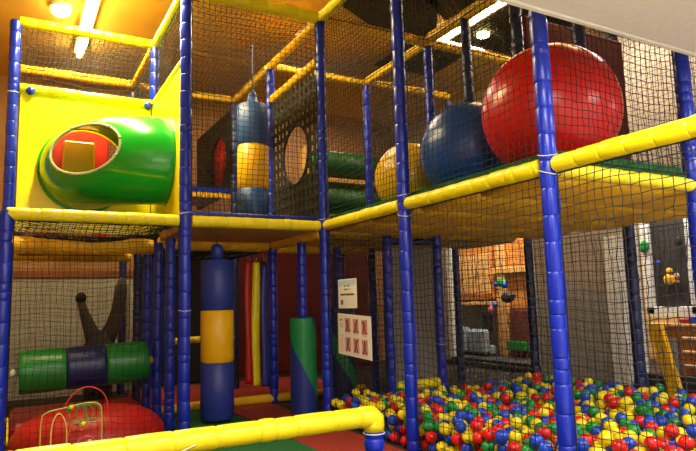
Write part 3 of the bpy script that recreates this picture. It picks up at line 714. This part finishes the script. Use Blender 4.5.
net(F+'roofing the bay behind the centre bay', (-1.2, 1.3, TOP), (-.05, 1.3, TOP-.02), (-.05, 2.45, TOP-.02), (-1.2, 2.45, TOP), sag=(0, 0, -.08))
net(F+'at the back of the centre bays', (-1.2, 2.5, DK+.1), (-.05, 2.5, DK+.1), (-.05, 2.5, zt), (-1.2, 2.5, zt))
net(F+'roofing the right wing behind the inner corner post', (.05, .05, TOP), (1.2, .05, TOP), (1.2, 1.2, TOP), (.05, 1.2, TOP), sag=(0, 0, -.07))
net(F+'roofing the right wing over the yellow ball', (.05, -.05, TOP), (1.2, -.05, TOP), (1.2, -1.2, TOP), (.05, -1.2, TOP), sag=(0, 0, -.07))
net(F+'roofing the right wing over the red ball', (.05, -1.3, TOP), (1.2, -1.3, TOP), (1.2, -2.45, TOP), (.05, -2.45, TOP), sag=(0, 0, -.07))
net(F+'behind the green rollers', (.05, 2.5, DK+.1), (2.45, 2.5, DK+.1), (2.45, 2.5, zt), (.05, 2.5, zt))
net(F+'between the slim post and the far right bays above the deck', (1.3, 1.25, zd), (2.45, 1.25, zd), (2.45, 1.25, zt), (1.3, 1.25, zt))
net(F+'behind the yellow ball along the middle of the right wing', (1.25, -.05, zd), (1.25, 1.2, zd), (1.25, 1.2, zt), (1.25, -.05, zt))
net(F+'on the outer side above the deck right of the dark red panel', (2.5, -1.3, zd), (2.5, -3.85, zd), (2.5, -3.85, 3.7), (2.5, -1.3, 3.7), rad=.0024)
net(F+'on the outer side above the deck behind the blue ball', (2.5, -.05, zd), (2.5, -1.2, zd), (2.5, -1.2, zt), (2.5, -.05, zt))
net(F+'hanging behind the nearest right posts beside the deck', (1.32, -2.625, zd), (2.45, -2.625, zd), (2.45, -2.625, 3.6), (1.32, -2.625, 3.6))
net(F+'roofing the far right of the right wing', (1.3, -.05, TOP), (2.45, -.05, TOP), (2.45, -1.2, TOP), (1.3, -1.2, TOP), sag=(0, 0, -.06))
net(F+'roofing the far right back bay', (1.3, .05, TOP), (2.45, .05, TOP), (2.45, 1.2, TOP), (1.3, 1.2, TOP), sag=(0, 0, -.06))
net(F+'of the ball pit behind the two white notices', (0, -.05, .03), (0, -1.23, .03), (0, -1.23, DK-.05), (0, -.05, DK-.05))
net(F+'of the ball pit between the two middle right posts', (0, -1.33, .03), (0, -2.575, .03), (0, -2.575, DK-.05), (0, -1.33, DK-.05))
net(F+'of the ball pit right of the nearest post', (0, -2.68, .03), (0, -3.85, .03), (0, -3.85, DK-.05), (0, -2.68, DK-.05))
net(F+'at the back of the ball pit in front of the cafe window', (1.3, 0, .05), (2.45, 0, .05), (2.45, 0, DK-.1), (1.3, 0, DK-.1))
net(F+'at the back of the ball pit left of the low doorway', (.05, 0, .05), (.61, 0, .05), (.61, 0, DK-.12), (.05, 0, DK-.12))
net(F+'on the far side of the ball pit by the pale wall', (2.5, -.05, .05), (2.5, -1.2, .05), (2.5, -1.2, DK-.1), (2.5, -.05, DK-.1))
net(F+'on the far side of the ball pit by the shop window', (2.5, -1.3, .05), (2.5, -3.2, .05), (2.5, -3.2, DK-.1), (2.5, -1.3, DK-.1))
net(F+'used as a climbing grid above the hanging strips', (-1.15, 1.4, DK-.12), (-.1, 1.4, DK-.12), (-.1, 2.4, DK-.12), (-1.15, 2.4, DK-.12), sp=.11, rad=.014)

# ------------------------------------------------------------------ ball pit
BR = .039
def fill_pit():
    R = np.random.RandomState(5); cell = BR*2.02; grid = {}; balls = []
    x0, x1, y0_, y1 = .02, 2.44, -3.15, -.06
    n = int((x1-x0)*(y1-y0_)/(4*BR*BR)*.98*2.12)
    def near(x, y):
        i, j = int(x/cell), int(y/cell)
        for a in (-1, 0, 1):
            for b in (-1, 0, 1):
                for q in grid.get((i+a, j+b), ()): yield q
    for k in range(n):
        best = None
        for t in range(9):
            x = R.uniform(x0, x1); y = R.uniform(y0_, y1); z = BR+.005
            for q in near(x, y):
                d2 = (q[0]-x)**2+(q[1]-y)**2
                if d2 < 4*BR*BR: z = max(z, q[2]+math.sqrt(4*BR*BR-d2))
            pen = z+.02*(y+1.2)+.045*min(x, .6)-.012*math.sin(x*3)*math.cos(y*2.3)
            if best is None or pen < best[3]: best = (x, y, z, pen)
        b = best[:3]; balls.append(b); grid.setdefault((int(b[0]/cell), int(b[1]/cell)), []).append(b)
    return np.array(balls)
balls = fill_pit()
# camera numbers are also used to choose the 300 balls that show largest
CL = Vector((-2.4567, -4.8488, 1.03)); FPX, yaw, pit, roll = 606.87, .5084, .1245, -.0276
cf = Vector((math.sin(yaw)*math.cos(pit), math.cos(yaw)*math.cos(pit), math.sin(pit))); cr = Vector((math.cos(yaw), -math.sin(yaw), 0)); cu = cr.cross(cf)
cr, cu = cr*math.cos(roll)+cu*math.sin(roll), -cr*math.sin(roll)+cu*math.cos(roll)
def visible_counts(B):
    d = B-np.array(CL); z = d@np.array(cf); X = 348+FPX*(d@np.array(cr))/z; Y = 225.5-FPX*(d@np.array(cu))/z; r = FPX*BR/z
    zb_ = np.full((451, 696), 1e9); ib = np.full((451, 696), -1)
    for k in range(len(B)):
        if z[k] < .3 or X[k] < -9 or X[k] > 705 or Y[k] < -9 or Y[k] > 460: continue
        xa, xb = max(0, int(X[k]-r[k])), min(695, int(X[k]+r[k])+1); ya, yb = max(0, int(Y[k]-r[k])), min(450, int(Y[k]+r[k])+1)
        if xa > xb or ya > yb: continue
        gx, gy = np.meshgrid(np.arange(xa, xb+1)+.5, np.arange(ya, yb+1)+.5)
        q = 1-((gx-X[k])**2+(gy-Y[k])**2)/r[k]**2; ok = q > 0; dep = z[k]-BR*np.sqrt(np.maximum(q, 0))
        sub = zb_[ya:yb+1, xa:xb+1]; ok &= dep < sub; sub[ok] = dep[ok]; ib[ya:yb+1, xa:xb+1][ok] = k
    c = np.zeros(len(B), int); v, n = np.unique(ib[ib >= 0], return_counts=True); c[v] = n
    return c
cnt = visible_counts(balls); order = np.argsort(-cnt); chosen = set(order[:300].tolist())
cols = ['red', 'yellow', 'blue', 'green']; pick = random.Random(11)
colr = [pick.choices(cols, (.27, .30, .25, .18))[0] for _ in balls]
base = {}
for c in cols:
    mb = MB(); mb.sphere((0, 0, 0), BR, PB[c], 20, 14); me = bpy.data.meshes.new('pit_ball'); me.from_pydata(mb.v, [], mb.f)
    me.materials.append(PB[c]); me.polygons.foreach_set('use_smooth', [True]*len(me.polygons)); me.update(); base[c] = None; first = bpy.data.objects.new('pit_ball', me)
    first['label'] = 'small glossy '+c+' plastic ball lying loose in the ball pit'; first['category'] = 'ball'; first['group'] = c+' balls in the ball pit'; base[c] = first
used = set()
for k in sorted(chosen):
    c = colr[k]; o = base[c] if c not in used else base[c].copy(); used.add(c)
    COL.objects.link(o); o.location = balls[k]; o.rotation_euler = (pick.random()*6, pick.random()*6, 0)
u_ = MB(); u_.sphere((0, 0, 0), BR, CORD, 12, 8); T0 = np.array([tuple(v) for v in u_.v]); nT = len(T0)
rest = [k for k in range(len(balls)) if k not in chosen]
Vv = (balls[rest][:, None, :]+T0[None]).reshape(-1, 3); me = bpy.data.meshes.new('ball_fill'); fl = []; ml = []
for i, k in enumerate(rest):
    o_ = i*nT; ci = cols.index(colr[k])
    for f in u_.f: fl.append([a+o_ for a in f]); ml.append(ci)
me.from_pydata(Vv.tolist(), [], fl)
for c in cols: me.materials.append(PB[c])
me.polygons.foreach_set('material_index', ml); me.polygons.foreach_set('use_smooth', [True]*len(fl)); me.update()
o = bpy.data.objects.new('ball_fill', me); COL.objects.link(o); tag(o, 'dense fill of farther and buried coloured plastic balls in the ball pit', 'balls', None, 'stuff')

# ------------------------------------------------------------------ ceiling fittings
o = root('ceiling_light', (-1.82, 1.9, 4.14), 'long bright white tube light on the ceiling above the tube bay', 'ceiling light')
mb = MB(); mb.box((-1.89, -.3, 4.15), (-1.75, 3.0, 4.2), WHT, None, .01); mk('housing', mb, o)
mb = MB(); mb.lathe((-1.82, -.27, 4.12), [(.01, 0), (.028, 0), (.028, 3.24), (.01, 3.24)], GLOW, 16, (0, 1, 0)); mk('tube', mb, o)
o = root('ceiling_light', (-2.02, 1.75, 4.1), 'round bright ceiling lamp left of the tube light', 'ceiling light')
mb = MB(); mb.sphere((-2.1, 1.85, 4.13), .09, GLOW, 20, 12, (1, 1, .6)); mk('bulb', mb, o)
mb = MB(); mb.lathe((-2.1, 1.85, 4.16), [(.11, 0), (.11, .04)], WHT, 20); mk('housing', mb, o)
o = root('light_frame', (2.0, .78, 4.13), 'angled glowing white light strip around a dark grille on the ceiling', 'ceiling light')
mb = MB(); mb.box((1.98, -1.9, 4.12), (2.045, .805, 4.18), GLOWL, None, .005); mk('strip', mb, o)
mb = MB(); mb.box((2.045, .745, 4.12), (2.72, .805, 4.18), GLOWL, None, .005); mk('strip', mb, o)
gr = root('ceiling_grille', (2.4, .35, 4.13), 'dark square ceiling grille with a small round lamp', 'ceiling grille')
mb = MB()
for i in range(20): mb.box((2.1+i*.055, -.6, 4.14), (2.112+i*.055, .7, 4.165), DARK)
for i in range(24): mb.box((2.1, -.6+i*.055, 4.14), (3.2, -.588+i*.055, 4.165), DARK)
mk('grid', mb, gr)
mb = MB(); mb.lathe((2.33, .33, 4.1), [(.01, 0), (.07, 0), (.075, .03)], GLOW, 24); mk('lamp', mb, gr)
gr = root('ceiling_grille', (2.0, 1.3, 4.13), 'second dark ceiling grille left of the light strip corner', 'ceiling grille')
mb = MB()
for i in range(16): mb.box((1.7+i*.055, .95, 4.14), (1.712+i*.055, 1.75, 4.165), DARK)
for i in range(15): mb.box((1.7, .95+i*.055, 4.14), (2.6, .962+i*.055, 4.165), DARK)
mk('grid', mb, gr)
mb = MB(); mb.prism([(.25, -.9, 3.98), (1.0, -.55, 3.98), (1.60, .28, 3.98), (1.60, .46, 3.98), (.9, .48, 3.98), (.35, .2, 3.98)], (0, 0, .2), DARK); mk('ceiling_duct', mb, None, 'dark curved duct on the ceiling above the right wing', 'duct')
mb = MB(); mb.prism([(1.1, -.9, 3.98), (1.62, -.9, 3.98), (1.56, .03, 3.98), (1.06, -.26, 3.98)], (0, 0, .2), DARK); mk('ceiling_duct', mb, None, 'dark short duct beside the amber top rail near the light strip', 'duct')

# ------------------------------------------------------------------ cafe beyond the windows
def part(name, parent, lo, hi, m, ch=.008, label=None):
    mb = MB(); mb.box(lo, hi, m, None, ch); return mk(name, mb, parent, label=label)
o = root('wooden_kiosk', (5.3, 3.1, 0), 'orange wooden kiosk front with a small door and window seen through the cafe window', 'kiosk')
part('wall_board', o, (5.32, 2.0, 0), (5.4, 3.62, 2.3), OAK)
part('corner_post', o, (5.24, 3.3, 0), (5.34, 3.5, 2.3), OAKL)
part('door_frame', o, (5.26, 2.72, .0), (5.33, 3.24, .85), OAKD); f = part('door_pane', o, (5.24, 2.8, .22), (5.27, 3.16, .8), mat('maroon', '#6a2a20', .5))
part('window_box', o, (5.1, 2.78, .12), (5.26, 3.2, .27), GRN, label='green window box')
for i in range(4): part('batten', o, (5.3, 2.05+i*.2, .3), (5.33, 2.1+i*.2, 2.2), OAKL)
part('lintel', o, (5.22, 2.0, 1.45), (5.33, 3.6, 1.55), OAKL)
o = root('cabinet', (5.3, 4.1, 0), 'pale wooden wall cabinet above a dark counter at the far end of the cafe', 'cabinet')
part('body', o, (5.3, 3.65, 1.0), (5.7, 5.0, 2.3), OAK); part('shelf', o, (5.2, 3.65, .9), (5.7, 5.0, .96), OAKL)
for i in range(3):
    dd = part('door', o, (5.27, 3.7+i*.42, 1.1), (5.3, 4.08+i*.42, 1.85), OAKL); part('handle', dd, (5.24, 4.03+i*.42, 1.4), (5.27, 4.05+i*.42, 1.55), STEEL, .003)
part('back_board', o, (5.6, 3.65, .0), (5.7, 5.0, 1.0), LGREY)
for k, (ya, yb, z, lb) in enumerate(((-1.1, -.28, 2.0, 'white hanging tube light seen through the right shop window'), (1.9, 2.6, 2.02, 'white hanging tube light seen through the cafe window'))):
    o = root('hanging_light', (4.4, (ya+yb)/2, z), lb, 'ceiling light')  # emissive tube stands in for a lamp streak reflected in the glass
    mb = MB(); mb.lathe((4.4, ya, z), [(.004, 0), (.014, 0), (.014, yb-ya), (.004, yb-ya)], mat('soft_tube_glow', '#ffffff', .5, 0, 1, 0, emis='#ffffff', estr=3), 12, (0, 1, 0)); mk('tube', mb, o)
    mb = MB(); mb.tube([(4.4, ya+.1, z), (4.4, ya+.1, 4.2)], .004, STEEL, 5); mb.tube([(4.4, yb-.1, z), (4.4, yb-.1, 4.2)], .004, STEEL, 5); mk('wire', mb, o)
slab('monitor', (5.2, 3.68, .42), (5.26, 3.9, .78), BLK, 'small black screen beside the cafe wood column', 'screen')
ch = root('armchair', (5.0, 3.9, 0), 'grey blue padded chair backs behind the cafe window', 'chair')
part('backrest', ch, (4.9, 3.5, .03), (5.05, 3.98, .47), CHR, .05); part('backrest', ch, (4.9, 4.01, .03), (5.05, 4.6, .5), CHR, .05); part('seat', ch, (5.05, 3.52, 0), (5.22, 4.6, .18), CHR, .05)
o = root('hanging_toy', (5.1, 3.2, 1.2), 'green and blue toy hanging in front of the wooden kiosk', 'toy')
mb = MB(); mb.sphere((5.1, 3.22, 1.28), .1, PB['green'], 14, 10, (.6, 1.2, .8)); mk('body', mb, o)
mb = MB(); mb.sphere((5.08, 3.12, 1.24), .06, PB['blue'], 12, 8); mb.sphere((5.08, 3.34, 1.26), .05, PB['blue'], 12, 8); mk('ball', mb, o)
mb = MB(); mb.tube([(5.1, 3.22, 1.35), (5.1, 3.22, 2.6)], .004, ROPE, 5); mk('string', mb, o)
o = root('hanging_toy', (5.05, 3.05, .95), 'black round bird-like toy hanging below the green and blue one', 'toy')
mb = MB(); mb.sphere((5.05, 3.04, 1.02), .12, BLK, 16, 10, (.6, 1.25, .75)); mb.lathe((5.05, 2.92, 1.04), [(.05, 0), (.03, .06), (.004, .09)], BLK, 10, (0, -1, .3)); mk('body', mb, o)
mb = MB(); mb.tube([(5.05, 3.04, 1.1), (5.05, 3.04, 2.6)], .004, ROPE, 5); mk('string', mb, o)
mb = MB(); mb.sphere((5.1, 3.52, .82), .07, mat('pink_toy', '#d8788c', .5), 12, 8, (.6, 1, 1)); mb.sphere((5.1, 3.4, .9), .05, PB['blue'], 12, 8); mk('wall_toy', mb, None, 'pink and blue toy fixed on the wood column', 'toy')
o = root('wall_board', (5.05, 0, 0), 'dark board in a white frame seen through the right shop window', 'board')
part('board', o, (5.08, -.2, .85), (5.12, .3, 2.1), mat('charcoal', '#2a2826', .7)); 
for a, b, c, d2 in ((-.3, -.2, .75, 2.2), (.3, .42, .75, 2.2), (-.3, .42, .72, .85)): part('frame', o, (5.04, a, c), (5.12, b, d2), MULL)
def decal(y, z, r, m, label, name='wall_decoration', sc=(1, 1)):
    mb = MB(); mb.sphere((5.02, y, z), r, m, 16, 10, (.3, sc[0], sc[1])); return mk(name, mb, None, label, 'decoration')
decal(.37, 1.66, .085, PB['green'], 'bright green round decoration at the upper left of the dark board')
decal(-.12, 1.68, .06, BLK, 'black round decoration at the upper right of the dark board')
o = root('wall_decoration', (5.04, .05, 1.2), 'small yellow decoration in the middle of the dark board', 'decoration')
mb = MB(); mb.sphere((5.04, .06, 1.2), .075, BAGY, 14, 10, (.4, 1, 1)); mb.sphere((5.03, .04, 1.31), .045, BAGY, 12, 8, (.5, 1, 1)); mb.sphere((5.04, -.02, 1.17), .04, BAGY, 10, 8, (.4, 1.6, .6)); mk('body', mb, o)
decal(-.06, 1.24, .04, PPNK, 'tiny pink decoration right of the yellow one'); decal(.18, 1.42, .035, PB['blue'], 'tiny blue decoration above the yellow one')
o = root('display_cabinet', (4.9, 0, 0), 'orange wooden display cabinet under the dark board', 'cabinet')
part('body', o, (4.95, -.75, 0), (5.3, .28, .6), OAK); part('top', o, (4.9, -.8, .6), (5.32, .32, .64), OAKL); part('front_panel', o, (4.92, -.05, .0), (4.96, .24, .45), LGREY)
for i in range(3): part('shelf', o, (4.9, -.75, .1+i*.17), (4.96, -.12, .14+i*.17), OAKL)
for i, (yy, m) in enumerate(((-.15, 'red'), (-.3, 'blue'), (-.45, 'yellow'), (-.62, 'red'))):
    slab('book', (4.93, yy-.06, .645), (5.1, yy+.06, .7+.03*(i % 2)), PB[m] if i else RED, ('red', 'blue', 'yellow', 'dark red')[i]+' box lying on the display cabinet top', 'box', .005)
mb = MB(); mb.prism([(3.3, -.80, .72), (3.3, -.93, .72), (3.3, -1.10, -.0), (3.3, -.97, -.0)], (.06, 0, 0), BAGY); mk('slide_board', mb, None, 'slanted yellow board beyond the pit net at the right edge', 'board')

# ------------------------------------------------------------------ lights
def area(name, loc, sx, sy, power, col=(1, .96, .9), rot=(0, 0, 0), spread=None):
    L = bpy.data.lights.new(name, 'AREA'); L.shape = 'RECTANGLE'; L.size = sx; L.size_y = sy; L.energy = power; L.color = col
    o = bpy.data.objects.new(name, L); COL.objects.link(o); o.location = loc; o.rotation_euler = rot
    if spread: L.spread = spread
    return o
for k, (x, y, p) in enumerate(((-2.7, -3.7, 46), (-.9, -3.7, 46), (-1.8, -5.4, 60), (1.2, -4.4, 66), (3.0, -3.7, 40))):
    area('lamp_panel', (x, y, 2.44), .55, .55, p)
    mb = MB(); mb.box((x-.32, y-.32, 2.447), (x+.32, y+.32, 2.468), WHT, None, .004)
    mk('ceiling_light', mb, None, ['square ceiling lamp over the left foreground', 'square ceiling lamp over the barrier', 'square ceiling lamp above the viewer', 'square ceiling lamp over the front of the ball pit', 'square ceiling lamp by the right wall'][k], 'ceiling light')
# unseen windows added behind the viewer, daylight fill for soffit and post fronts
for k, x in enumerate((-2.2, .2, 2.6)):
    o = root('window_front', (x, -6.6, .5), 'x', 'x'); del o['label'], o['category']; o.name = 'window_%d' % (k+3); ABS[o.name] = Vector((x, -6.6, .5)); o['kind'] = 'structure'
    mb = MB()
    for a, b, c, d2 in ((x-1.05, x-.98, .5, 2.3), (x+.98, x+1.05, .5, 2.3), (x-1.05, x+1.05, .43, .5), (x-1.05, x+1.05, 2.3, 2.37)): mb.box((a, -6.6, c), (b, -6.54, d2), MULL, None, .005)
    mk('frame', mb, o)
    area('window_daylight', (x, -6.52, 1.15), 1.95, 1.3, 55, (.93, .96, 1), (pi/2, 0, pi))
area('hall_light_left', (-1.82, .9, 4.07), .1, 2.3, 270, (1, .80, .42))
area('hall_light_mid', (.3, .9, 4.12), .8, .8, 60, (1, .79, .55))  # added warm fill for the upper cage, no fixture there
area('hall_light_back', (1.6, 3.2, 4.12), .8, .8, 32, (1, .79, .56))  # added fill to brighten the back wall, no fixture
area('hall_light_right', (3.1, -.8, 4.12), .5, 1.6, 55, (1, .92, .8))  # added fill for the right wall and nets, no fixture
area('cafe_light', (4.6, 2.6, 3.6), .2, 2.6, 240, (1, .9, .75)); area('cafe_light', (4.5, -.2, 3.2), .2, 1.6, 100, (1, .93, .85))  # fills added so the room beyond the glass has its own light
W = bpy.data.worlds.new('World'); S.world = W; W.use_nodes = True; W.node_tree.nodes['Background'].inputs[0].default_value = (.05, .045, .04, 1); W.node_tree.nodes['Background'].inputs[1].default_value = 1

# ------------------------------------------------------------------ camera
cd = bpy.data.cameras.new('Camera'); cam = bpy.data.objects.new('Camera', cd); COL.objects.link(cam); S.camera = cam
cd.sensor_fit = 'HORIZONTAL'; cd.sensor_width = 36; cd.lens = FPX/696*36; cd.clip_start = .02
M = Matrix((cr, cu, -cf)).transposed().to_4x4(); M.translation = CL; cam.matrix_world = M
S.view_settings.view_transform = 'Standard'; S.view_settings.look = 'None'; S.view_settings.gamma = 1; S.view_settings.exposure = 0
